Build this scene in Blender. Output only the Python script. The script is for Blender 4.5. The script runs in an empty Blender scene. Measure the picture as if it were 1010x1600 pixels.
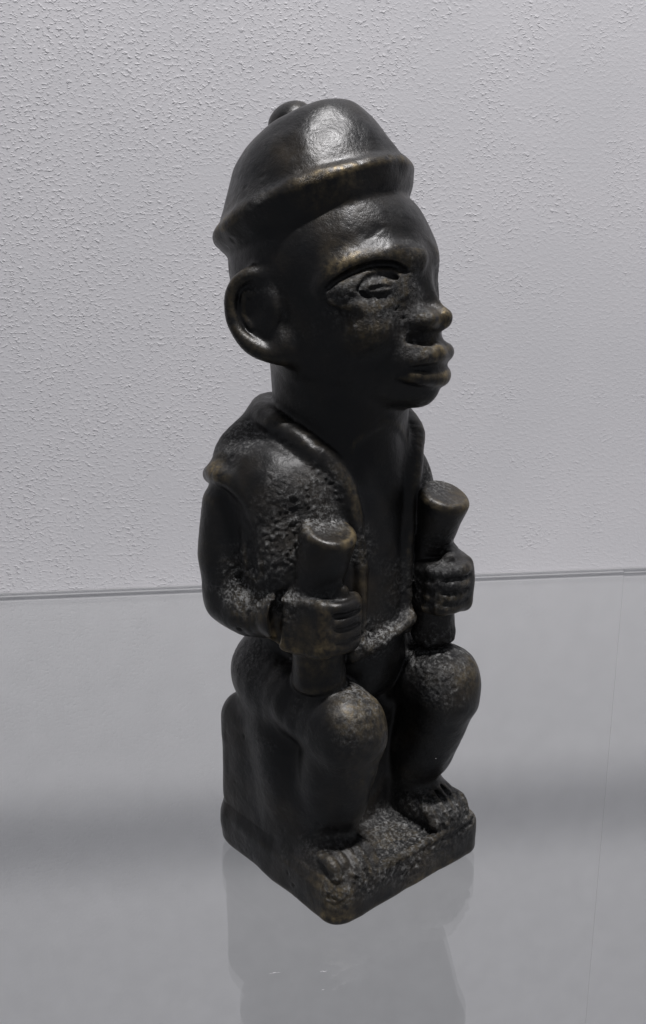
import bpy, math, numpy as np
from mathutils import Vector, Matrix
S = 0.001                                   # the sculpture is laid out in millimetres
sc = bpy.context.scene
# ------------------------------------------------------------------ camera
cam = bpy.data.objects.new('camera', bpy.data.cameras.new('camera'))
sc.collection.objects.link(cam); sc.camera = cam
cam.location = (0, 0, 0.25)
cam.rotation_euler = (math.radians(75), 0, 0)
cam.data.sensor_fit = 'VERTICAL'; cam.data.sensor_height = 24; cam.data.lens = 24*1500/1600
cam.data.clip_start = 0.01; cam.data.clip_end = 50
# ------------------------------------------------------------------ world: the dim room the case stands in
w = bpy.data.worlds.new('World'); sc.world = w; w.use_nodes = True
w.node_tree.nodes['Background'].inputs[0].default_value = (0.88, 0.91, 1.0, 1)
w.node_tree.nodes['Background'].inputs[1].default_value = 0.15
sc.view_settings.view_transform = 'Standard'; sc.view_settings.look = 'None'
sc.view_settings.exposure = 0; sc.view_settings.gamma = 1
# ------------------------------------------------------------------ lamps of the display case
def area(name, loc, target, sx, sy, power, col):
    l = bpy.data.lights.new(name, 'AREA'); l.shape = 'RECTANGLE'; l.size = sx; l.size_y = sy
    l.energy = power; l.color = col
    o = bpy.data.objects.new(name, l); sc.collection.objects.link(o); o.location = loc
    d = Vector(target)-Vector(loc); o.rotation_euler = d.to_track_quat('-Z', 'Y').to_euler()
    return o
PSI = math.radians(7)                       # the wall runs away to the right by this much
WALL_D = 0.725
area('case_lamp', (0.28, -0.05, 2.20), (0.05, 0.62, 0.0), 0.30, 0.02, 56, (1.0, 0.98, 0.985))

# ------------------------------------------------------------------ node helpers
def mat(name):
    m = bpy.data.materials.new(name); m.use_nodes = True
    nt = m.node_tree; nt.nodes.clear()
    def N(t, **k):
        n = nt.nodes.new(t)
        for a, v in k.items():
            if a == 'i':
                for s, x in v.items(): n.inputs[s].default_value = x
            else: setattr(n, a, v)
        return n
    def Lk(a, b): nt.links.new(a, b)
    return m, N, Lk

def ramp(N, pts, interp='LINEAR'):
    r = N('ShaderNodeValToRGB'); cr = r.color_ramp; cr.interpolation = interp
    while len(cr.elements) < len(pts): cr.elements.new(0.5)
    for e, (p, c) in zip(cr.elements, pts):
        e.position = p; e.color = c if len(c) == 4 else (*c, 1)
    return r

# ------------------------------------------------------------------ materials
def patina():
    m, N, L = mat('dark_bronze_patina')
    tc = N('ShaderNodeTexCoord')
    wear = N('ShaderNodeAttribute', attribute_name='wear'); dust = N('ShaderNodeAttribute', attribute_name='dust')
    pit = N('ShaderNodeAttribute', attribute_name='rough')
    n1 = N('ShaderNodeTexNoise', i={'Scale': 45.0, 'Detail': 6.0, 'Roughness': 0.6}); L(tc.outputs['Object'], n1.inputs['Vector'])
    n2 = N('ShaderNodeTexNoise', i={'Scale': 300.0, 'Detail': 5.0, 'Roughness': 0.65}); L(tc.outputs['Object'], n2.inputs['Vector'])
    n3 = N('ShaderNodeTexNoise', i={'Scale': 750.0, 'Detail': 5.0, 'Roughness': 0.75}); L(tc.outputs['Object'], n3.inputs['Vector'])
    base = ramp(N, [(0.32, (0.0045, 0.0050, 0.0060)), (0.50, (0.0085, 0.0080, 0.0078)), (0.62, (0.015, 0.0125, 0.010)), (0.75, (0.028, 0.022, 0.015))]); L(n1.outputs[0], base.inputs[0])
    # brass rubbed through the patina on ridges
    def M(op, a, b, clamp=False):
        n = N('ShaderNodeMath', operation=op, use_clamp=clamp)
        for k, x in enumerate((a, b)):
            if hasattr(x, 'is_output'): L(x, n.inputs[k])
            else: n.inputs[k].default_value = x
        return n.outputs[0]
    wv = M('MULTIPLY', wear.outputs['Fac'], M('ADD', M('MULTIPLY', n2.outputs[0], 3.0), -1.05), True)
    brass = ramp(N, [(0.0, (0.035, 0.026, 0.015)), (1.0, (0.27, 0.21, 0.115))]); L(n2.outputs[0], brass.inputs[0])
    mix1 = N('ShaderNodeMix', data_type='RGBA'); L(wv, mix1.inputs['Factor']); L(base.outputs[0], mix1.inputs['A']); L(brass.outputs[0], mix1.inputs['B'])
    # grey-green dust and corrosion lying in the pitted places
    dv = M('MULTIPLY', dust.outputs['Fac'], M('ADD', M('MULTIPLY', n3.outputs[0], 8.0), -3.75), True)
    dcol = ramp(N, [(0.35, (0.07, 0.07, 0.068)), (0.65, (0.24, 0.24, 0.235))]); L(n2.outputs[0], dcol.inputs[0])
    mix2 = N('ShaderNodeMix', data_type='RGBA'); L(dv, mix2.inputs['Factor']); L(mix1.outputs['Result'], mix2.inputs['A']); L(dcol.outputs[0], mix2.inputs['B'])
    ro = M('ADD', M('MULTIPLY', dust.outputs['Fac'], 0.35), M('ADD', M('MULTIPLY', n2.outputs[0], 0.34), 0.20), True)
    b1 = N('ShaderNodeBump', i={'Strength': 0.45, 'Distance': 0.0007}); L(n2.outputs[0], b1.inputs['Height'])
    rs = M('ADD', M('MULTIPLY', pit.outputs['Fac'], 1.0), 0.08)
    b2 = N('ShaderNodeBump', i={'Distance': 0.0010}); L(n3.outputs[0], b2.inputs['Height']); L(rs, b2.inputs['Strength']); L(b1.outputs[0], b2.inputs['Normal'])
    p = N('ShaderNodeBsdfPrincipled', i={'Metallic': 0.0, 'IOR': 1.45})
    L(mix2.outputs['Result'], p.inputs['Base Color']); L(ro, p.inputs['Roughness']); L(b2.outputs[0], p.inputs['Normal'])
    L(M('MULTIPLY', wv, 0.6), p.inputs['Metallic'])
    o = N('ShaderNodeOutputMaterial'); L(p.outputs[0], o.inputs[0])
    return m

def plaster():
    m, N, L = mat('white_textured_plaster')
    tc = N('ShaderNodeTexCoord')
    mp = N('ShaderNodeMapping'); mp.inputs['Scale'].default_value = (0.8, 1, 1.15); L(tc.outputs['Object'], mp.inputs['Vector'])
    n1 = N('ShaderNodeTexNoise', i={'Scale': 370.0, 'Detail': 3.0, 'Roughness': 0.6, 'Distortion': 0.2}); L(mp.outputs[0], n1.inputs['Vector'])
    r1 = ramp(N, [(0.53, (0, 0, 0)), (0.80, (1, 1, 1))]); L(n1.outputs[0], r1.inputs[0])
    n2 = N('ShaderNodeTexNoise', i={'Scale': 9.0, 'Detail': 4.0}); L(tc.outputs['Object'], n2.inputs['Vector'])
    # the stipple is heavier up and to the left, rubbed nearly smooth towards the right and the shelf
    dp = N('ShaderNodeVectorMath', operation='DOT_PRODUCT'); dp.inputs[1].default_value = (-1.1, 0, 0.55); L(tc.outputs['Object'], dp.inputs[0])
    ad = N('ShaderNodeMath', operation='ADD'); L(dp.outputs['Value'], ad.inputs[0]); L(n2.outputs[0], ad.inputs[1])
    n5 = N('ShaderNodeTexNoise', i={'Scale': 38.0, 'Detail': 3.0}); L(tc.outputs['Object'], n5.inputs['Vector'])
    m5 = N('ShaderNodeMath', operation='MULTIPLY_ADD'); m5.inputs[1].default_value = 1.5; m5.inputs[2].default_value = -0.75; L(n5.outputs[0], m5.inputs[0])
    a5 = N('ShaderNodeMath', operation='ADD'); L(ad.outputs[0], a5.inputs[0]); L(m5.outputs[0], a5.inputs[1]); ad = a5
    r2 = ramp(N, [(0.38, (0.08, 0.08, 0.08)), (1.0, (0.66, 0.66, 0.66))]); L(ad.outputs[0], r2.inputs[0])
    col = ramp(N, [(0.3, (0.645, 0.64, 0.66)), (0.7, (0.685, 0.675, 0.695))]); L(n2.outputs[0], col.inputs[0])
    b = N('ShaderNodeBump', i={'Distance': 0.0012}); L(r1.outputs[0], b.inputs['Height']); L(r2.outputs[0], b.inputs['Strength'])
    b3 = N('ShaderNodeBump', i={'Distance': 0.0006, 'Strength': 0.3}); L(n1.outputs[0], b3.inputs['Height']); L(b.outputs[0], b3.inputs['Normal'])
    p = N('ShaderNodeBsdfPrincipled', i={'Roughness': 0.85}); L(col.outputs[0], p.inputs['Base Color']); L(b3.outputs[0], p.inputs['Normal'])
    o = N('ShaderNodeOutputMaterial'); L(p.outputs[0], o.inputs[0])
    return m

def simple(name, col, rough, bump=0.0, scale=100.0):
    m, N, L = mat(name)
    tc = N('ShaderNodeTexCoord')
    n = N('ShaderNodeTexNoise', i={'Scale': scale, 'Detail': 4.0}); L(tc.outputs['Object'], n.inputs['Vector'])
    r = ramp(N, [(0.3, tuple(c*0.975 for c in col)), (0.7, tuple(min(1, c*1.04) for c in col))]); L(n.outputs[0], r.inputs[0])
    b = N('ShaderNodeBump', i={'Strength': bump, 'Distance': 0.0005}); L(n.outputs[0], b.inputs['Height'])
    p = N('ShaderNodeBsdfPrincipled', i={'Roughness': rough}); L(r.outputs[0], p.inputs['Base Color']); L(b.outputs[0], p.inputs['Normal'])
    o = N('ShaderNodeOutputMaterial'); L(p.outputs[0], o.inputs[0])
    return m

def glass(name, tint, refl=1.0, rough=0.0):
    m, N, L = mat(name)
    fr = N('ShaderNodeFresnel', i={'IOR': 1.52}); mu = N('ShaderNodeMath', operation='MULTIPLY', use_clamp=True); mu.inputs[1].default_value = refl
    ge = N('ShaderNodeNewGeometry'); io = N('ShaderNodeMix', data_type='FLOAT'); io.inputs['A'].default_value = 1.52; io.inputs['B'].default_value = 1/1.52
    L(ge.outputs['Backfacing'], io.inputs['Factor']); L(io.outputs['Result'], fr.inputs['IOR'])      # no refraction is traced, so both faces reflect alike
    L(fr.outputs[0], mu.inputs[0])
    t = N('ShaderNodeBsdfTransparent', i={'Color': (*tint, 1)}); g = N('ShaderNodeBsdfGlossy', i={'Roughness': rough, 'Color': (1, 1, 1, 1)})
    x = N('ShaderNodeMixShader'); L(mu.outputs[0], x.inputs[0]); L(t.outputs[0], x.inputs[1]); L(g.outputs[0], x.inputs[2])
    o = N('ShaderNodeOutputMaterial'); L(x.outputs[0], o.inputs[0])
    return m

# ------------------------------------------------------------------ implicit-surface sculpting kit
V = 0.5                                                    # grid step in mm
LO = np.array([-54., -64., -1.5]); HI = np.array([56., 64., 312.])
DIM = np.ceil((HI-LO)/V).astype(int)+1
D = np.full(DIM, 50.0, np.float32)
LB = np.zeros(DIM, np.int8)
NAMES = ['figure', 'plinth', 'seat', 'coat', 'cap', 'knob', 'collar', 'cup', 'cup', 'eye', 'eye', 'ear', 'ear', 'nose', 'lip', 'lip', 'sleeve', 'sleeve', 'cup_base', 'cup_base']
(FIG, PLINTH, SEAT, COAT, CAP, KNOB, COLLAR, CUPN, CUPF, EYEN, EYEF, EARN, EARF, NOSE, LIPU, LIPL, SLEN, SLEF, BASN, BASF) = range(20)
FR = (np.eye(3), np.zeros(3))                              # current frame: rotation (rows = axes), origin
def rotm(yaw=0, pitch=0, roll=0):                          # degrees; columns are the axes of the frame
    return np.array((Matrix.Rotation(math.radians(yaw), 3, 'Z') @ Matrix.Rotation(math.radians(pitch), 3, 'Y') @ Matrix.Rotation(math.radians(roll), 3, 'X')))
def frame(R=None, o=(0, 0, 0)):
    global FR
    FR = (np.eye(3) if R is None else R, np.array(o, float))
def P(q): return FR[0] @ np.array(q, float) + FR[1]
def region(lo, hi, pad):
    a = np.clip(np.floor((lo-pad-LO)/V).astype(int), 0, DIM-1); b = np.clip(np.ceil((hi+pad-LO)/V).astype(int)+1, 1, DIM)
    sl = tuple(slice(i, j) for i, j in zip(a, b))
    ax = [(LO[k]+V*np.arange(a[k], b[k])).astype(np.float32) for k in range(3)]
    return sl, ax[0][:, None, None], ax[1][None, :, None], ax[2][None, None, :]
def combine(sl, d, k, op, lab):
    old = D[sl]
    if op == 'u':
        if lab is not None:
            m = d < old; LB[sl][m] = lab
        if k > 0:
            h = np.clip(0.5+0.5*(old-d)/k, 0, 1); D[sl] = old+(d-old)*h-k*h*(1-h)
        else: D[sl] = np.minimum(old, d)
    else:
        d = -d
        if k > 0:
            h = np.clip(0.5+0.5*(d-old)/k, 0, 1); D[sl] = old+(d-old)*h+k*h*(1-h)
        else: D[sl] = np.maximum(old, d)
def local(X, Y, Z, c, R):
    x = X-c[0]; y = Y-c[1]; z = Z-c[2]
    return [x*np.float32(R[0, i])+y*np.float32(R[1, i])+z*np.float32(R[2, i]) for i in range(3)]
def ell(c, r, k=3, op='u', lab=None, R=None):
    c = P(c); R = FR[0] @ (np.eye(3) if R is None else R); m = max(r)
    sl, X, Y, Z = region(c-m, c+m, k+2)
    q = local(X, Y, Z, c, R)
    k0 = np.sqrt(sum((q[i]/r[i])**2 for i in range(3))); k1 = np.sqrt(sum((q[i]/r[i]**2)**2 for i in range(3)))+1e-6
    combine(sl, k0*(k0-1)/k1, k, op, lab)
def rc_d(X, Y, Z, a, b, ra, rb):                           # tapered capsule
    ba = b-a; L2 = float(ba@ba)+1e-9
    x = X-a[0]; y = Y-a[1]; z = Z-a[2]
    h = np.clip((x*ba[0]+y*ba[1]+z*ba[2])/L2, 0, 1).astype(np.float32)
    return np.sqrt((x-ba[0]*h)**2+(y-ba[1]*h)**2+(z-ba[2]*h)**2)-(ra+(rb-ra)*h)
def tube(pts, rs, k=3, op='u', lab=None, smooth=True):
    pts = [P(p) for p in pts]
    if not hasattr(rs, '__len__'): rs = [rs]*len(pts)
    if smooth and len(pts) > 2:                            # Catmull-Rom through the points
        q = []; qr = []
        e = [2*pts[0]-pts[1]]+pts+[2*pts[-1]-pts[-2]]
        for i in range(1, len(e)-2):
            for t in (0, .25, .5, .75):
                q.append(0.5*((2*e[i])+(-e[i-1]+e[i+1])*t+(2*e[i-1]-5*e[i]+4*e[i+1]-e[i+2])*t*t+(-e[i-1]+3*e[i]-3*e[i+1]+e[i+2])*t**3))
                qr.append(rs[i-1]*(1-t)+rs[i]*t)
        q.append(pts[-1]); qr.append(rs[-1]); pts, rs = q, qr
    A = np.array(pts); m = max(rs)
    sl, X, Y, Z = region(A.min(0)-m, A.max(0)+m, k+2)
    d = None
    for i in range(len(pts)-1):
        e = rc_d(X, Y, Z, pts[i], pts[i+1], rs[i], rs[i+1]); d = e if d is None else np.minimum(d, e)
    combine(sl, d, k, op, lab)
def cone(a, b, ra, rb, k=3, op='u', lab=None): tube([a, b], [ra, rb], k, op, lab, False)
def box(c, h, r, k=3, op='u', lab=None, R=None, rz=None):
    """rounded box; rz = radius of the edges parallel to local z"""
    c = P(c); R = FR[0] @ (np.eye(3) if R is None else R); m = np.linalg.norm(h)
    ext = np.abs(R) @ np.array(h, float)
    sl, X, Y, Z = region(c-ext, c+ext, k+2)
    q = local(X, Y, Z, c, R); rz = r if rz is None else rz
    a = np.abs(q[0])-(h[0]-rz); b = np.abs(q[1])-(h[1]-rz)
    s = np.sqrt(np.maximum(a, 0)**2+np.maximum(b, 0)**2)+np.minimum(np.maximum(a, b), 0)-rz+r
    t = np.abs(q[2])-(h[2]-r)
    d = np.sqrt(np.maximum(s, 0)**2+np.maximum(t, 0)**2)+np.minimum(np.maximum(s, t), 0)-r
    combine(sl, d, k, op, lab)
def frustum(c, R, h, r0, r1, rd=1.5, k=2, op='u', lab=None, sy=1.0, flute=0, fd=0):
    """round-edged tapered drum, axis = local z from -h (radius r0) to +h (radius r1)"""
    c = P(c); R = FR[0] @ R; m = math.hypot(h, max(r0, r1))
    sl, X, Y, Z = region(c-m, c+m, k+2); q = local(X, Y, Z, c, R)
    rad = np.sqrt(q[0]**2+(q[1]/sy)**2)
    t = np.clip((q[2]+h)/(2*h), 0, 1); rr = r0+(r1-r0)*t-rd
    if flute: rr = rr+fd*np.cos(np.arctan2(q[1], q[0])*flute)
    a = rad-rr; b = np.abs(q[2])-(h-rd)
    combine(sl, np.sqrt(np.maximum(a, 0)**2+np.maximum(b, 0)**2)+np.minimum(np.maximum(a, b), 0)-rd, k, op, lab)
def smooth_prof(p):
    out = []
    for i in range(len(p)-1):
        a = p[max(i-1, 0)]; b = p[i]; c = p[i+1]; e = p[min(i+2, len(p)-1)]
        for t in (0, .2, .4, .6, .8): out.append(0.5*((2*b)+(-a+c)*t+(2*a-5*b+4*c-e)*t*t+(-a+3*b-3*c+e)*t**3))
    return np.array(out+[p[-1]])
def lathe(c, R, prof, k=1.5, op='u', lab=None, sx=1.0, sy=1.0, shear=0.0):
    """closed profile [(radius, z)...] turned about the local z axis, radius scaled by sx, sy"""
    c = P(c); R = FR[0] @ R; pr = np.array(prof, float); pr = np.vstack([smooth_prof(pr), [(0, pr[0][1])]]); m = max(pr[:, 0].max()*max(sx, sy), np.abs(pr[:, 1]).max())*1.1
    sl, X, Y, Z = region(c-m, c+m, k+2); q = local(X, Y, Z, c, R)
    q[0] = q[0]-shear*np.maximum(q[2]-4, 0)
    rho = np.sqrt((q[0]/sx)**2+(q[1]/sy)**2); z = q[2]+0*rho
    d = np.full(rho.shape, 1e9, np.float32); s = np.ones(rho.shape, np.float32)
    n = len(pr)
    for i in range(n):
        a = pr[i]; b = pr[i-1]; e = b-a; wx = rho-a[0]; wz = z-a[1]
        t = np.clip((wx*e[0]+wz*e[1])/(e@e+1e-9), 0, 1)
        d = np.minimum(d, (wx-e[0]*t)**2+(wz-e[1]*t)**2)
        c1 = z >= a[1]; c2 = z < b[1]; c3 = e[0]*wz > e[1]*wx
        fl = (c1 & c2 & c3) | (~c1 & ~c2 & ~c3); s[fl] *= -1
    combine(sl, s*np.sqrt(d)*min(sx, sy), k, op, lab)

# ================================================================== SCULPT: x = front, y = figure's left (far side), z = up
# ---- plinth and seat
box((-2.6, 1.4, 9.0), (41.5, 42.6, 9.0), 4.0, 0, lab=PLINTH, rz=9, R=rotm(yaw=1.5))
tube([(36.6, -30, 17.2), (37.2, -6, 17.4), (36.8, 14, 18.0), (36, 37, 19.0)], [1.5, 1.7, 1.9, 2.0], 1.5, lab=PLINTH)
tube([(-2, -37.5, 17.5), (14, -37.5, 17.4), (33, -36.5, 17)], [1.6, 1.8, 1.8], 2.0, lab=PLINTH)
box((5, 2, 12.5), (30, 12, 9), 4, 5, lab=PLINTH, R=rotm(pitch=11))
box((-21.8, 0.6, 35.5), (21.6, 40.9, 36), 11, 5, lab=SEAT, rz=9, R=rotm(yaw=1.5))
box((-3, 4, 40), (15, 25, 34), 7, 5, lab=SEAT)
# ---- pelvis, thighs, shins, feet
ell((-20.5, 0, 84), (27.5, 40.5, 22), 5, lab=FIG)
for s in (-1, 1):
    kn = (24.5, -23.5, 76) if s < 0 else (28.5, 25.8, 81.5)
    tube([(-18, s*22, 82), (4, s*25, 80), kn], [19, 16.5, 13.5], 6, lab=FIG)
    an = (11, -21.5, 26) if s < 0 else (12.5, 24.6, 34)
    tube([kn, ((kn[0]+an[0])/2-2.5, (kn[1]+an[1])/2, 50), an], [13.5, 14.2 if s < 0 else 13.4, 12.8 if s < 0 else 11], 4, lab=FIG)
    if s < 0: tube([(-12, -27, 72), (-2, -28.5, 50), (1, -28, 27)], [14, 13, 11.5], 6, lab=FIG)
    if s < 0: tube([(27, -22.5, 72), (17, -20.5, 42)], [12.5, 12.5], 5, lab=FIG, smooth=False)
    else: tube([(30, 25.5, 75), (19, 25.5, 48)], [12.2, 11.2], 5, lab=FIG, smooth=False)
    box((kn[0]+0.3-(s > 0)*1.6, kn[1]-s*0.5, kn[2]+1), (13, 12.6, 12.3), 9, 6, lab=FIG)
    ell((6, s*25, 23+(s > 0)*7), (13, 12, 10), 5, lab=FIG)                     # heel and ankle
    ell((20, s*25.5, 20.5+(s > 0)*4), (19, 12.5, 8.5+(s > 0)*2), 4, lab=FIG, R=rotm(pitch=6))       # foot
    for j in range(5):                                               # toes
        y = s*(17.2+j*4.3); zt = (s > 0)*3.0; tube([(25, y, 24+zt), (31.5, y, 23.5+zt), (36.0-abs(j-1)*0.6, y, 19.5+zt)], [2.5, 2.9, 2.6], 0.4, lab=FIG)
    for j in range(4):
        y = s*(19.3+j*4.3); zt = (s > 0)*3.0
        zt *= 1.5; tube([(27, y, 27.6+zt), (33, y, 26.6+zt), (38.5, y, 22+zt), (39.5, y, 18+zt)], [0.6, 1.3, 1.5, 1.2], 0.4, op='s')
# ---- body: neck, chest and belly as one smooth column
tube([(-8, 0, 95), (-6, 0, 130), (-6, 0, 170)], [26, 26, 25.5], 6, lab=FIG)
tube([(-6, 0, 165), (-6.5, 0, 205)], [25.5, 25.5], 4, lab=FIG, smooth=False)
# ---- coat
ell((-17, 0, 150), (31, 41, 34), 6, lab=COAT)
ell((-16, 0, 118), (34, 37, 34), 6, lab=COAT)
box((-17, -1, 154), (18, 39, 20), 13, 6, lab=COAT)
for s in (-1, 1): ell((4, s*22, 138), (16, 17, 42), 6, lab=COAT)     # front panels
ell((-10, -31, 166), (22, 18, 17), 10, lab=COAT)
ell((-10, 24, 164), (16, 15, 16), 8, lab=COAT)
ell((-18, -32, 176), (15, 14, 7), 9, lab=COAT)
ell((-2, -39, 141), (13, 9, 22), 8, lab=COAT)
# shoulder ridges
for s in (-1, 1):
    q = 0 if s < 0 else 7; tube([(-24, s*(25-q), 184-q), (-24, s*(36-q), 178-q), (-21, s*(44.5-q), 171-q)], [9.5, 8.5, 6], 5, lab=COAT)
tube([(-34, -42.5, 167), (-20, -49, 170.5), (-8, -47, 168), (-1, -44, 160), (2, -43, 149)], [4.2, 4.0, 3.8, 3.0, 1.6], 2.5, lab=COAT)
# opening
tube([(20, 0, 100), (20, 0, 135), (16, 0, 175)], [12, 12, 14], 2, op='s')
tube([(-3, 0, 95), (-3, 0, 130), (-4, 0, 172)], [25, 25, 24.5], 1.5, lab=FIG)
tube([(-6.5, 0, 165), (-8.5, 0, 208)], [25, 26.5], 2, lab=FIG, smooth=False)
for s in (-1, 1):
    tube([(-37, 0, 190), (-32, s*18.5, 192), (-15, s*29.5, 190), (5, s*27, 183), (13, s*20.5, 174.5), (17, s*15.5, 163), (19.5, s*12.5, 143), (20.5, s*12, 126), (21, s*12, 106)],
         [5, 5, 4.8, 4.6, 4.2, 3.6, 2.6, 2.0, 1.6], 3.2, lab=COLLAR)
# hem across the lap
tube([(20, -16, 102), (23.8, -6, 105.5), (24.5, 5, 109.5), (23, 11, 111.5)], [3.2, 2.4, 2.2, 3.0], 4, lab=COAT)
# ---- arms
for s, el, wr in ((-1, (-21, -42.5, 120.5), (3, -37, 120)), (1, (-26, 40, 122), (8, 36, 124))):
    lab = SLEN if s < 0 else SLEF
    tube([(-21, s*(43.5 if s < 0 else 38), 158), (-21, s*(44.5 if s < 0 else 39), 138), el], [10.5, 11.5, 11.2], 3, lab=lab)
    tube([el, (-10, el[1]+2*s*-1, 119), wr], [11.5, 12.5, 10.5], 3, lab=lab)
    tube([(wr[0]-6, wr[1]-s*2, wr[2]), (wr[0]+3, wr[1]-s*1, wr[2])], [10, 12.5], 2.0, lab=lab, smooth=False)
    if s < 0: ell((wr[0]+13, wr[1]+0, wr[2]), (11, 14, 14), 1.0, op='s', R=rotm(yaw=12))
# groove between the arm and the coat
tube([(-14, -56, 160), (-7, -54, 158), (-1, -50.5, 150), (0, -49, 138)], [2.0, 4.0, 4.0, 3.2], 3, op='s')
# ---- cups and hands
def grip(s, c, ztop, zbot, zf, lab, tilt, cup=(0, 0)):
    R = rotm(pitch=tilt)
    frustum((c[0]+0.5+cup[0], c[1]+cup[1], (ztop+zf[0])/2-1), R, (ztop-zf[0])/2+1, 10.0 if s < 0 else 8.6, 10.5, 2.6, 0.8, lab=lab)
    frustum((c[0]-1.0, c[1]+s*-0.5, (zbot+zf[-1])/2+2), rotm(pitch=-2), (zf[-1]-zbot)/2+3, 10.3 if s < 0 else 9.4, 9.4 if s < 0 else 8.4, 4, 1.2, lab=BASN if s < 0 else BASF)
    zm = sum(zf)/4
    box((c[0]+2.5, c[1]-s*1.0, zm), (11.5, 10.5, 11.2), 5, 1, lab=FIG)
    box((c[0]+0.5, c[1]+s*7.0, zm), (11.8, 5.8, 11.4), 3.0, 1.5, lab=FIG, R=rotm(yaw=s*-24))
    ell((c[0]-14, c[1]+s*8, zm), (10, 7, 9.5), 4, lab=FIG)
    tube([(c[0]-7, c[1]+s*13.5, zm-9), (c[0]-6.5, c[1]+s*14.5, zm), (c[0]-6, c[1]+s*13.5, zm+10)], [1.6, 2.0, 1.6], 2.5, op='s')
    for j, z in enumerate(zf):
        e = (0.6, 0.3, -0.4, -1.3)[j]
        tube([(c[0]+8, c[1]+s*6.5, z), (c[0]+11.8+e, c[1]+s*2.5, z), (c[0]+12.6+e, c[1]-s*2.5, z), (c[0]+11+e, c[1]-s*7.5, z), (c[0]+7+e, c[1]-s*10.5, z)], [2.4, 2.7, 2.7, 2.7, 2.4], 1.0, lab=FIG)
    for z0, z1 in zip(zf, zf[1:]):
        z = (z0+z1)/2; tube([(c[0]+14.0, c[1]+s*3.4, z+.1), (c[0]+15.2, c[1]-s*2.6, z), (c[0]+13.4, c[1]-s*8.6, z)], [0.5, 0.9, 0.7], 0.5, op='s')
    tube([(c[0]-4, c[1]+s*8, zf[0]+2.5), (c[0]+4, c[1]+s*4, zf[0]+4.6), (c[0]+9.5, c[1]-s*3.5, zf[0]+4.6)], [3.4, 3.1, 2.6], 2.6, lab=FIG)   # thumb
grip(-1, (15.5, -28.3), 156, 90, (126.3, 121.0, 115.7, 110.5), CUPN, 22)
grip(1, (22, 26.3), 162, 98, (131.5, 126.2, 121, 116), CUPF, 22, (-1.5, -1.5))

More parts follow.
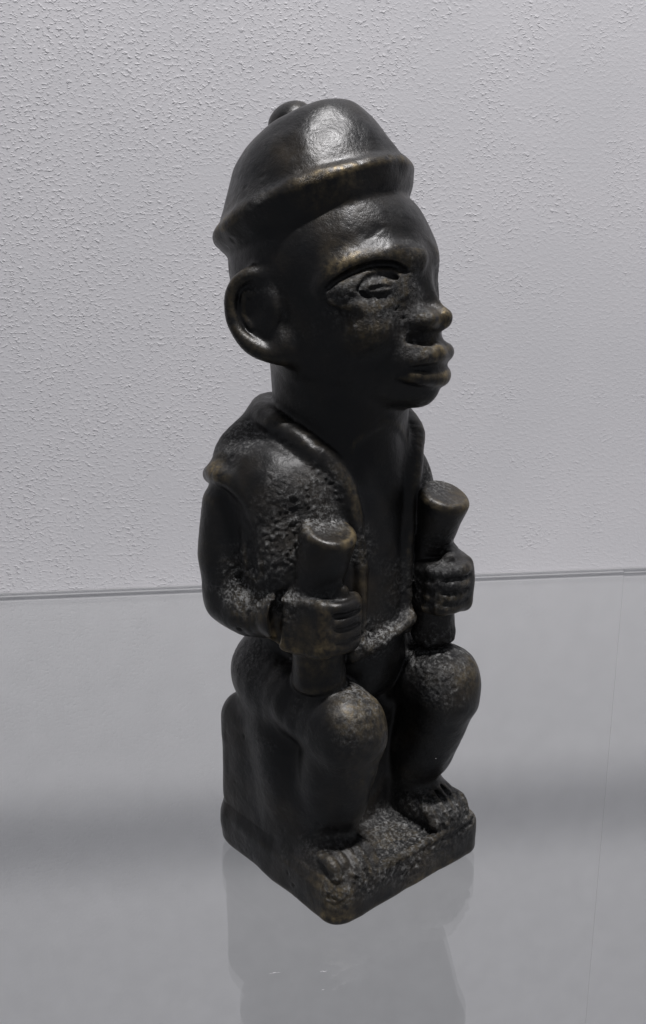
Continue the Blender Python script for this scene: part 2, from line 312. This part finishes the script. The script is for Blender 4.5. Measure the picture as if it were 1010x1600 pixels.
# ---- head
frame(rotm(yaw=20), (-10, -2, 235))
ell((-1, 0, 12), (40.5, 35, 34), 0.5, lab=FIG)                      # skull
ell((8, 0, -6), (34, 31.5, 32), 6, lab=FIG)                         # face
for s in (-1, 1): tube([(-2, s*17, -14), (14, s*13, -22), (29, s*5, -28.5)], [14, 12.5, 10.5], 5, lab=FIG)
ell((35.5, 0, -31), (9.5, 10, 8.5), 4, lab=FIG)                     # chin
ell((33.5, 0, -20), (14.2, 17.5, 11.5), 6, lab=FIG)                       # muzzle
for s in (-1, 1):
    E_, lb = ((EYEN, EARN) if s < 0 else (EYEF, EARF))
    dx = 0 if s < 0 else -3.0; dy = 0 if s < 0 else -1.5
    def Q(x, y, z): return (x+dx, s*(y+dy), z)
    tube([Q(39.5, 7, 14), Q(34.8, 15.5, 15.0), Q(29.4, 22.8, 13.8), Q(22.8, 28.6, 11.5), Q(17.5, 31.5, 7.5), Q(15.5, 32.5, 3)], [2.0, 2.6, 2.8, 2.4, 1.8, 1.0], 7, lab=FIG)   # brow
    ell(Q(28.5, 20, 4.0), (5.2, 13.5, 7.8), 4, lab=FIG, R=rotm(yaw=s*33))
    ell(Q(23.0, 27.0, 3.5), (4.5, 6, 5.5), 4, lab=FIG)
    tube([Q(37.2, 13.5, 10.0), Q(34.2, 18.2, 11.2), Q(29.6, 24.8, 10.4), Q(23.2, 31.0, 7.4), Q(17.8, 34.3, 2.6)], [0.9, 1.7, 1.7, 1.4, 0.8], 2.4, op='s')
    tube([Q(18.5, 32.4, 2.0), Q(24.2, 29.6, 5.6), Q(29.0, 24.2, 8.5), Q(33.3, 17.4, 9.0), Q(35.8, 13.2, 7.0)], [0.9, 1.6, 2.0, 1.9, 1.1], 1.2, lab=FIG)
    tube([Q(28.0, 29.4, 3.6), Q(30.6, 26.2, 7.2), Q(34.0, 21.4, 8.6), Q(36.0, 16.6, 7.0), Q(36.6, 14.6, 4.0), Q(35.8, 17.0, 0.4), Q(33.6, 21.6, -0.6), Q(30.4, 26.4, 0.6), Q(28.0, 29.4, 3.2)], [0.8, 1.1, 1.2, 1.1, 0.9, 1.0, 1.1, 1.0, 0.8], 0.8, op='s')
    ell(Q(28.2+(s > 0)*1.5, 19.9, 4.1), (7.3, 8.4, 4.2), 0.3, lab=E_, R=rotm(yaw=s*33))
    tube([Q(31.2, 26.4, 3.9), Q(34.5, 23.3, 4.4), Q(36.2, 18.9, 4.3)], [0.4, 0.85, 0.4], 0.3, op='s')
    tube([Q(19.2, 32.4, -0.4), Q(25.6, 30.2, -1.3), Q(30.8, 25.2, -1.8), Q(34.4, 19.2, -1.0), Q(36.2, 13.8, 0.8)], [0.9, 1.5, 1.8, 1.5, 0.9], 1.2, lab=FIG)
    tube([Q(18.2, 33.8, -3.4), Q(26.0, 32, -4.8), Q(31.8, 26.4, -5.2), Q(35.6, 19.6, -4.2), Q(36.2, 15.2, -2.4)], [0.8, 1.4, 1.6, 1.3, 0.6], 1.2, op='s')
    ell((26, s*20.5, -9), (10, 9.5, 8.5), 6, lab=FIG)                    # cheek
    tube([(-7, s*33.5, 8), (-12, s*36, 8), (-17, s*37.6, 4.5), (-19, s*38, -2), (-17.7, s*38, -9), (-13, s*37.5, -15), (-6, s*33.8, -19), (1, s*28.5, -20)],
         [2.6, 3.0, 3.1, 3.2, 3.2, 3.3, 3.4, 3.4], 3.5, lab=lb)
    ell((-11, s*34, -4), (10, 3.5, 12), 2.5, lab=lb)
    ell((-2, s*31, -16), (6, 4, 6), 3, lab=lb)
    ell((-9, s*38.5, -3), (6, 2.2, 8), 3, op='s')
    tube([(-12, s*36.3, -10), (-15.3, s*36.6, -5), (-14.5, s*36.8, 1)], [1.2, 1.5, 1.2], 1.5, lab=lb)
    tube([(-16.5, s*36, 3.0), (-12.5, s*36, 1.5), (-9.0, s*35, 2.0)], [1.3, 1.5, 0.9], 1.5, lab=lb)
# nose
tube([(36.5, 0, 13), (38.2, 0, 5), (43.0, 0, -4), (45.7, 0, -7.0)], [2.4, 2.6, 3.7, 4.4], 4, lab=NOSE)
for s in (-1, 1):
    ell((41.0-(s > 0)*1.5, s*(6.8-(s > 0)*1.5), -7.4), (7, 6.3, 4.2), 3.5, lab=NOSE)
# lips: blocky, parted
tube([(37.5, -13.5, -20.8), (40.2, -12.0, -20.5), (43.5, -9.5, -19.6), (45.3, -4, -19.0), (45.6, 0, -19.4), (45.3, 4, -19.0), (43.5, 9.5, -19.6), (40.2, 12.0, -20.5), (37.5, 13.5, -20.8)], [1.5, 2.6, 3.2, 3.6, 3.5, 3.6, 3.2, 2.6, 1.5], 1.8, lab=LIPU)
tube([(37, -13.2, -26.4), (40, -11.6, -26.8), (42.8, -9, -27.4), (44.8, -3.5, -27.8), (45.2, 0, -27.9), (44.8, 3.5, -27.8), (42.8, 9, -27.4), (40, 11.6, -26.8), (37, 13.2, -26.4)], [1.5, 2.6, 3.0, 3.5, 3.6, 3.5, 3.0, 2.6, 1.5], 1.8, lab=LIPL)
tube([(39.5, -16, -23.8), (45, -10, -23.8), (50, 0, -23.8), (45, 10, -23.8), (39.5, 16, -23.8)], [0.7, 1.2, 1.3, 1.2, 0.7], 0.6, op='s')
tube([(40, -13, -14.0), (47.0, -5, -13.6), (49.5, 0, -13.4), (47.0, 5, -13.6), (40, 13, -14.0)], [1.3, 1.7, 1.7, 1.7, 1.3], 1.2, op='s')
# ---- cap
RC = rotm(pitch=-21.5, roll=2)
CO = np.array([-7.7, 0, 29.8])
pf = [(0, -2), (33, -6), (36.0, -6.5), (38.4, -4), (40.8, 0.3), (41.7, 2.6), (41.0, 4.8), (38.4, 7.4), (36.4, 10.8), (34.0, 15), (31.0, 20), (27.2, 25), (22.6, 29.4), (16.8, 32.3), (9, 33.8), (0, 34.1)]
lathe(CO, RC, pf, 1.5, lab=CAP, sx=0.97, sy=0.92, shear=0.23)
frame(rotm(yaw=20) @ RC, np.array([-10, -2, 235])+rotm(yaw=20) @ CO)
ell((14.5, 0, 23.5), (12, 12, 8), 8, lab=CAP)
ell((-0.5, 6, 34.0), (10, 9.5, 9), 1.0, lab=KNOB)
frame()

# ------------------------------------------------------------------ fine relief: hammered unevenness, pits and crust in places
rng = np.random.default_rng(7)
lat = rng.random((64, 64, 64)).astype(np.float32)
def vnoise(p, cell):
    q = p/cell; i = np.floor(q).astype(int); f = q-i; f = f*f*(3-2*f)
    i0 = i % 64; i1 = (i+1) % 64; r = 0
    for dx in (0, 1):
        wx = f[:, 0] if dx else 1-f[:, 0]; ix = (i1 if dx else i0)[:, 0]
        for dy in (0, 1):
            wy = f[:, 1] if dy else 1-f[:, 1]; iy = (i1 if dy else i0)[:, 1]
            for dz in (0, 1):
                wz = f[:, 2] if dz else 1-f[:, 2]; iz = (i1 if dz else i0)[:, 2]
                r = r+wx*wy*wz*lat[ix, iy, iz]
    return r
ROUGH = [((14, -26, 168), 9, .6), ((8, -34, 160), 14, .8), ((6, -36, 148), 12, 1), ((22, -14, 145), 8, .7), ((-2, -44, 135), 12, .9), ((-6, -46, 128), 10, 1),
         ((18, -30, 127), 8, .9), ((12, -38, 125), 7, 1), ((38, -36, 16), 7, 1), ((22, -30, 24), 12, .3), ((38, -16, 20), 10, 1), ((39, -2, 17), 10, 1), ((38, 8, 20), 9, 1), ((30, 8, 20), 16, .7), ((34, 28, 20), 12, .8), ((38, -24, 16), 7, 1),
         ((36, -18, 92), 9, .5), ((28, 22, 95), 13, .9), ((38, 16, 84), 9, .6), ((36, -28, 80), 8, .5), ((24, -6, 106), 9, .8), ((24, 10, 120), 14, .35), ((32, 18, 140), 8, .6), ((38, 20, 125), 10, .5),
         ((-40, -34, 88), 8, .5), ((-20, -38, 95), 10, .4)]
HR = [((34, -26, 10), 7, .5), ((28, -28, -2), 8, .6), ((38, -14, -2), 9, .9), ((32, -28, -6), 11, .6), ((42, -12, -15), 8, .7), ((36, 18, 6), 14, .9), ((24, -31, 0), 8, .7), ((40, -12, 9), 7, .6), ((-38, -20, 22), 8, .4), ((16, -36, 38), 8, .7), ((-8, -40, 34), 8, .6)]
Rh = rotm(yaw=20)
ROUGH += [(tuple(Rh @ np.array(c)+np.array([-10, -2, 235])), r, s) for c, r, s in HR]
def blobs(p, lst):
    m = np.zeros(len(p), np.float32)
    for c, r, s in lst:
        d = np.sqrt(((p-np.array(c))**2).sum(1))/r; h = np.clip((1.45-d)/1.1, 0, 1); m = 1-(1-m)*(1-s*h*h*(3-2*h))
    return m
band = np.abs(D) < 3.0
idx = np.argwhere(band); pts = (LO+V*idx).astype(np.float32)
vals = D[band]
# convexity, before the fine noise goes on
def shift_lap(n):
    a = np.clip(idx, n, DIM-1-n); r = -6*D[a[:, 0], a[:, 1], a[:, 2]]
    for ax in range(3):
        for sgn in (-n, n):
            b = a.copy(); b[:, ax] += sgn; r = r+D[b[:, 0], b[:, 1], b[:, 2]]
    return r/(n*V)**2
CURV = np.zeros(DIM, np.float32); CURV[band] = shift_lap(4)
rg = np.clip(blobs(pts, ROUGH)*(0.55+0.9*vnoise(pts+77, 5.0))+np.clip(vnoise(pts+41, 8.0)-.6, 0, 1)*0.7*(pts[:, 2] < 255), 0, 1)
wob = (vnoise(pts, 14.0)-.5)*1.1+(vnoise(pts+31, 6.0)-.5)*0.55
n1 = vnoise(pts+11, 2.2); n2 = vnoise(pts+57, 1.3)
n3 = vnoise(pts+23, 0.9)
rg = rg*np.where(pts[:, 2] > 200, 0.40, 1.0)
crust = rg*((n1-.5)*0.45+(n2-.5)*0.9+(n3-.5)*0.8)
pn = vnoise(pts+91, 3.4); pn2 = vnoise(pts+5, 9.0)
pits = np.clip(pn-0.80, 0, 1)*np.clip(pn2-.5, 0, 1)*9
vals = vals+wob-crust+pits
D[band] = vals
# cracks and chips on the plinth edges, lines on the plinth
# ------------------------------------------------------------------ surface nets
def surface_nets():
    ins = D < 0
    c = np.zeros(DIM-1, np.uint8)
    for dx in (0, 1):
        for dy in (0, 1):
            for dz in (0, 1):
                c += ins[dx:DIM[0]-1+dx, dy:DIM[1]-1+dy, dz:DIM[2]-1+dz]
    act = (c > 0) & (c < 8); cells = np.argwhere(act)
    vid = np.full(DIM-1, -1, np.int32); vid[act] = np.arange(len(cells))
    acc = np.zeros((len(cells), 3)); cnt = np.zeros(len(cells))
    corners = [(a, b, d) for a in (0, 1) for b in (0, 1) for d in (0, 1)]
    for a in corners:
        for ax in range(3):
            if a[ax]: continue
            b = list(a); b[ax] = 1
            pa = cells+np.array(a); pb = cells+np.array(b)
            va = D[pa[:, 0], pa[:, 1], pa[:, 2]]; vb = D[pb[:, 0], pb[:, 1], pb[:, 2]]
            m = (va < 0) != (vb < 0); t = va/np.where(m, va-vb, 1)
            pos = pa.astype(float); pos[:, ax] += t
            acc[m] += pos[m]; cnt[m] += 1
    verts = LO+V*acc/cnt[:, None]
    quads = []; labs = []
    for ax in range(3):
        o = [k for k in range(3) if k != ax]
        s0 = [slice(1, DIM[k]-1) for k in range(3)]; s0[ax] = slice(0, DIM[ax]-1)
        s1 = list(s0); s1[ax] = slice(1, DIM[ax])
        A = ins[tuple(s0)]; B = ins[tuple(s1)]
        e = np.argwhere(A != B); e = e+np.array([0 if k == ax else 1 for k in range(3)])
        inA = ins[e[:, 0], e[:, 1], e[:, 2]]
        def v(d0, d1):
            q = e.copy(); q[:, o[0]] += d0; q[:, o[1]] += d1
            return vid[q[:, 0], q[:, 1], q[:, 2]]
        Q = np.stack([v(-1, -1), v(0, -1), v(0, 0), v(-1, 0)], 1)
        flip = inA if ax != 1 else ~inA
        Q[~flip] = Q[~flip][:, ::-1]
        ii = e.copy(); ii[~inA, ax] += 1
        quads.append(Q); labs.append(LB[ii[:, 0], ii[:, 1], ii[:, 2]])
    return verts, np.concatenate(quads), np.concatenate(labs), cells
verts, quads, labs, cells = surface_nets()
# keep the grid's stair noise out of the shading: two light relaxations
def relax(v, q, f):
    acc = np.zeros_like(v); n = np.zeros(len(v))
    for i in range(4):
        for j in (1, 3):
            np.add.at(acc, q[:, i], v[q[:, (i+j) % 4]]); np.add.at(n, q[:, i], 1)
    return v+(acc/n[:, None]-v)*f
verts = relax(verts, quads, .5)
e1 = verts[quads[:, 2]]-verts[quads[:, 0]]; e2 = verts[quads[:, 3]]-verts[quads[:, 1]]; fn = np.cross(e1, e2)
vn = np.zeros_like(verts)
for i in range(4): np.add.at(vn, quads[:, i], fn)
vn /= np.linalg.norm(vn, axis=1)[:, None]+1e-9
cu = CURV[cells[:, 0], cells[:, 1], cells[:, 2]]
vr = np.clip(blobs(verts, ROUGH)*(0.55+0.9*vnoise(verts+77, 5.0))+np.clip(vnoise(verts+41, 8.0)-.6, 0, 1)*0.7*(verts[:, 2] < 255), 0, 1)
big = vnoise(verts+3, 11.0)
WEAR = [((32, -35, 10), 10, .9), ((36, -20, 88), 14, .7), ((20, -35, 110), 12, .8), ((4, -38, 112), 8, .8), ((-20, -50, 172), 6, 1), ((28, -22, 152), 7, 1.0), ((46, 28, 90), 9, .7), ((32, 30, 160), 7, .7), ((0, -50, 122), 9, .5), ((-34, -54, 160), 9, .4), ((31, -17, 62), 12, .8), ((38, 12, 6), 12, .45), ((-30, -56, 140), 10, .5), ((10, -38, 108), 8, .5)]
HW = [((31, -31, 37), 12, 1.0), ((20, -36, 38), 13, 1.0), ((26, -30, 46), 11, .6), ((24, -33, 15), 8, .8), ((47, -3, -7), 6, .9), ((47, -4, -17), 6, .9), ((30, -28, -10), 9, .45), ((47, 0, -27), 5, .7), ((-30, -36, 28), 12, .4), ((36, -22, 7), 3, .5)]
WEAR += [(tuple(Rh @ np.array(c)+np.array([-10, -2, 235])), r, s) for c, r, s in HW]
ww = blobs(verts, WEAR)
wear = np.clip((cu-0.10)*6, 0, 1)*0.35*np.clip(big*2.2-.5, 0, 1)+ww*np.clip(0.35+np.clip((cu-.05)*5, 0, 1), 0, 1)
cn = (vnoise(verts+11, 2.2)-.5)*0.7+(vnoise(verts+57, 1.3)-.5)*0.9+(vnoise(verts+23, 0.9)-.5)*0.8
dust = np.clip((1+vr*(np.clip(0.40+cn*3.0, 0.0, 1.6)-1))*vr*1.0*np.clip(0.5+vn[:, 2]*0.7, 0.15, 1)+np.clip(vn[:, 2]-0.55, 0, 1)*0.55*(1-0.0*vr)*np.clip(big*2-.6, 0, 1), 0, 1)
lowz = verts[:, 2] > 255
dust[lowz] *= 0.25
DUSTY = [((-6, -46, 131), 11, 1.3), ((4, -38, 130), 8, .9), ((14, -28, 158), 9, .8), ((18, 25, 165), 9, .5), ((10, -38, 127), 7, 1.0), ((24, -20, 91), 9, .6), ((20, 22, 95), 10, .8), ((24, 8, 24), 16, .15), ((-18, -36, 181), 12, .45), ((22, -4, 108), 9, .6)]
dust = dust+blobs(verts, DUSTY)*np.clip(0.2+vn[:, 2]*1.1, 0, 1)*1.5
# ------------------------------------------------------------------ the statue object and its parts
BRONZE = patina()
statue = bpy.data.objects.new('bronze_statue', None); sc.collection.objects.link(statue)
statue.location = (0.0113, 0.367, 0.0); statue.rotation_euler = (0, 0, math.radians(38-90))
# local x = front, local y = the figure's left
statue['label'] = 'small dark bronze statue of a seated man in a cap holding two cups'
statue['category'] = 'statue'
made = {}
parents = {BASN: CUPN, BASF: CUPF, KNOB: CAP, COLLAR: COAT, SLEN: COAT, SLEF: COAT, EYEN: FIG, EYEF: FIG, EARN: FIG, EARF: FIG, NOSE: FIG, LIPU: FIG, LIPL: FIG}
labels = {CUPN: 'cup in the hand nearer the camera', CUPF: 'cup in the farther hand, its top set higher', EARN: None}
def build(lab):
    sel = quads[labs == lab]
    if not len(sel): print('EMPTY PART', NAMES[lab]); return
    u, inv = np.unique(sel, return_inverse=True); inv = inv.reshape(sel.shape)
    me = bpy.data.meshes.new(NAMES[lab])
    me.vertices.add(len(u)); me.vertices.foreach_set('co', (verts[u]*S).astype(np.float32).ravel())
    me.loops.add(inv.size); me.loops.foreach_set('vertex_index', inv.astype(np.int32).ravel())
    me.polygons.add(len(inv)); me.polygons.foreach_set('loop_start', np.arange(0, inv.size, 4, dtype=np.int32))
    me.polygons.foreach_set('loop_total', np.full(len(inv), 4, np.int32))
    me.update(calc_edges=True)
    me.polygons.foreach_set('use_smooth', np.ones(len(inv), bool))
    me.normals_split_custom_set_from_vertices(vn[u].tolist())
    for nm, arr in (('wear', wear), ('dust', dust), ('rough', vr)):
        a = me.attributes.new(nm, 'FLOAT', 'POINT'); a.data.foreach_set('value', arr[u].astype(np.float32))
    me.materials.append(BRONZE)
    o = bpy.data.objects.new(NAMES[lab], me); sc.collection.objects.link(o)
    o.parent = made[parents[lab]] if lab in parents else statue
    if labels.get(lab): o['label'] = labels[lab]
    made[lab] = o
for lab in sorted(range(20), key=lambda l: l in parents): build(lab)
print('quads', len(quads))

# ------------------------------------------------------------------ wall, glass shelf, bottom of the case
def mesh_obj(name, vs, fs, m, parent=None):
    me = bpy.data.meshes.new(name); me.from_pydata(vs, [], fs); me.materials.append(m); me.update()
    o = bpy.data.objects.new(name, me); sc.collection.objects.link(o); o.parent = parent; return o
def bevel_box(name, cx, cy, cz, hx, hy, hz, r, m, parent=None):
    import bmesh
    bm = bmesh.new(); bmesh.ops.create_cube(bm, size=2)
    for v in bm.verts: v.co = (v.co.x*hx, v.co.y*hy, v.co.z*hz)
    if r: bmesh.ops.bevel(bm, geom=bm.edges[:]+bm.verts[:], offset=r, segments=2, profile=.5, affect='EDGES')
    me = bpy.data.meshes.new(name); bm.to_mesh(me); bm.free(); me.materials.append(m)
    o = bpy.data.objects.new(name, me); sc.collection.objects.link(o); o.location = (cx, cy, cz); o.parent = parent; return o
wallm = plaster()
def at_wall(name, parent=None):
    o = bpy.data.objects.new(name, None); sc.collection.objects.link(o); o.location = (0, WALL_D, 0); o.rotation_euler = (0, 0, PSI); o.parent = parent; return o
wall = bevel_box('wall', 0.0, WALL_D, 0, 3.0, 0.02, 0.60, 0.0, wallm)
for v in wall.data.vertices: v.co.y += 0.02; v.co.z += 0.5995
wall.rotation_euler = (0, 0, PSI); wall['kind'] = 'structure'
smooth = simple('smooth_white_panel', (0.87, 0.865, 0.87), 0.6, 0.05, 45)
low = at_wall('lower_wall'); low['kind'] = 'structure'
JX = 0.252
bevel_box('panel', (JX-3.0)/2-0.0001, 0.021, -0.5006, (JX+3.0)/2, 0.02, 0.50, 0.0006, smooth, low)
bevel_box('panel', (JX+3.0)/2+0.0001, 0.0214, -0.5006, (3.0-JX)/2, 0.02, 0.50, 0.0006, smooth, low)
shelf = at_wall('glass_shelf')
shelf['label'] = 'clear glass shelf under the statue, its back edge running along the white wall'; shelf['category'] = 'shelf'
GL = glass('clear_glass', (0.99, 0.992, 0.992), 1.25)
bevel_box('pane', 0, -0.3010, -0.0018, 2.0, 0.299, 0.0016, 0.0, GL, shelf)
bevel_box('back_edge', 0, -0.0008, -0.0008, 2.0, 0.00035, 0.0005, 0.0, simple('ground_glass_edge', (0.45, 0.45, 0.46), 0.5), shelf)
# unseen bar added so the lamp throws its shadow across the lower wall
upper = bpy.data.objects.new('shadow_blocker', None); sc.collection.objects.link(upper)
upper.location = (0, 0.51, 0.425); upper.rotation_euler = (0, 0, PSI)
upper['label'] = 'unseen bar added above the view, its shadow crossing the lower wall'; upper['category'] = 'shadow blocker'
bevel_box('blocker_bar', 0, 0, 0, 2.0, 0.0042, 0.0050, 0.001, simple('blocker_grey', (0.35, 0.35, 0.36), 0.4), upper)

# small scratches and a speck on the glass
sm = simple('scratch_in_glass', (0.40, 0.40, 0.41), 0.5)
def scratch(x, y, ln, wd, ang):
    import bmesh
    bm = bmesh.new(); n = 7; prev = None
    for k in range(n+1):
        t = k/n-0.5; wv = wd*(1-(2*t)**2)*(0.6+0.4*math.sin(k*2.3))+wd*0.05; oy = wd*0.4*math.sin(k*0.9+x*90)
        r = [bm.verts.new((t*ln, oy-wv/2, 0)), bm.verts.new((t*ln, oy, 0.00006)), bm.verts.new((t*ln, oy+wv/2, 0))]
        if prev:
            bm.faces.new((prev[0], r[0], r[1], prev[1])); bm.faces.new((prev[1], r[1], r[2], prev[2])); bm.faces.new((prev[0], prev[2], r[2], r[0]))
        prev = r
    me = bpy.data.meshes.new('scratch'); bm.normal_update(); bm.to_mesh(me); bm.free(); me.materials.append(sm)
    o = bpy.data.objects.new('scratch', me); sc.collection.objects.link(o)
    o.matrix_world = Matrix.Translation((x, y, 0)) @ Matrix.Rotation(ang, 4, 'Z')
    o.parent = shelf; o.matrix_parent_inverse = (Matrix.Translation((0, WALL_D, 0)) @ Matrix.Rotation(PSI, 4, 'Z')).inverted()
    o.location.z = -0.00015
for a in ((-0.0175, 0.2914, 0.0042, 0.0003, 0.2), (0.0002, 0.2922, 0.0026, 0.0005, 0.25), (0.0, 0.2832, 0.0012, 0.0003, 0.6), (-0.1789, 0.5898, 0.0012, 0.0009, 0.0)): scratch(*a)
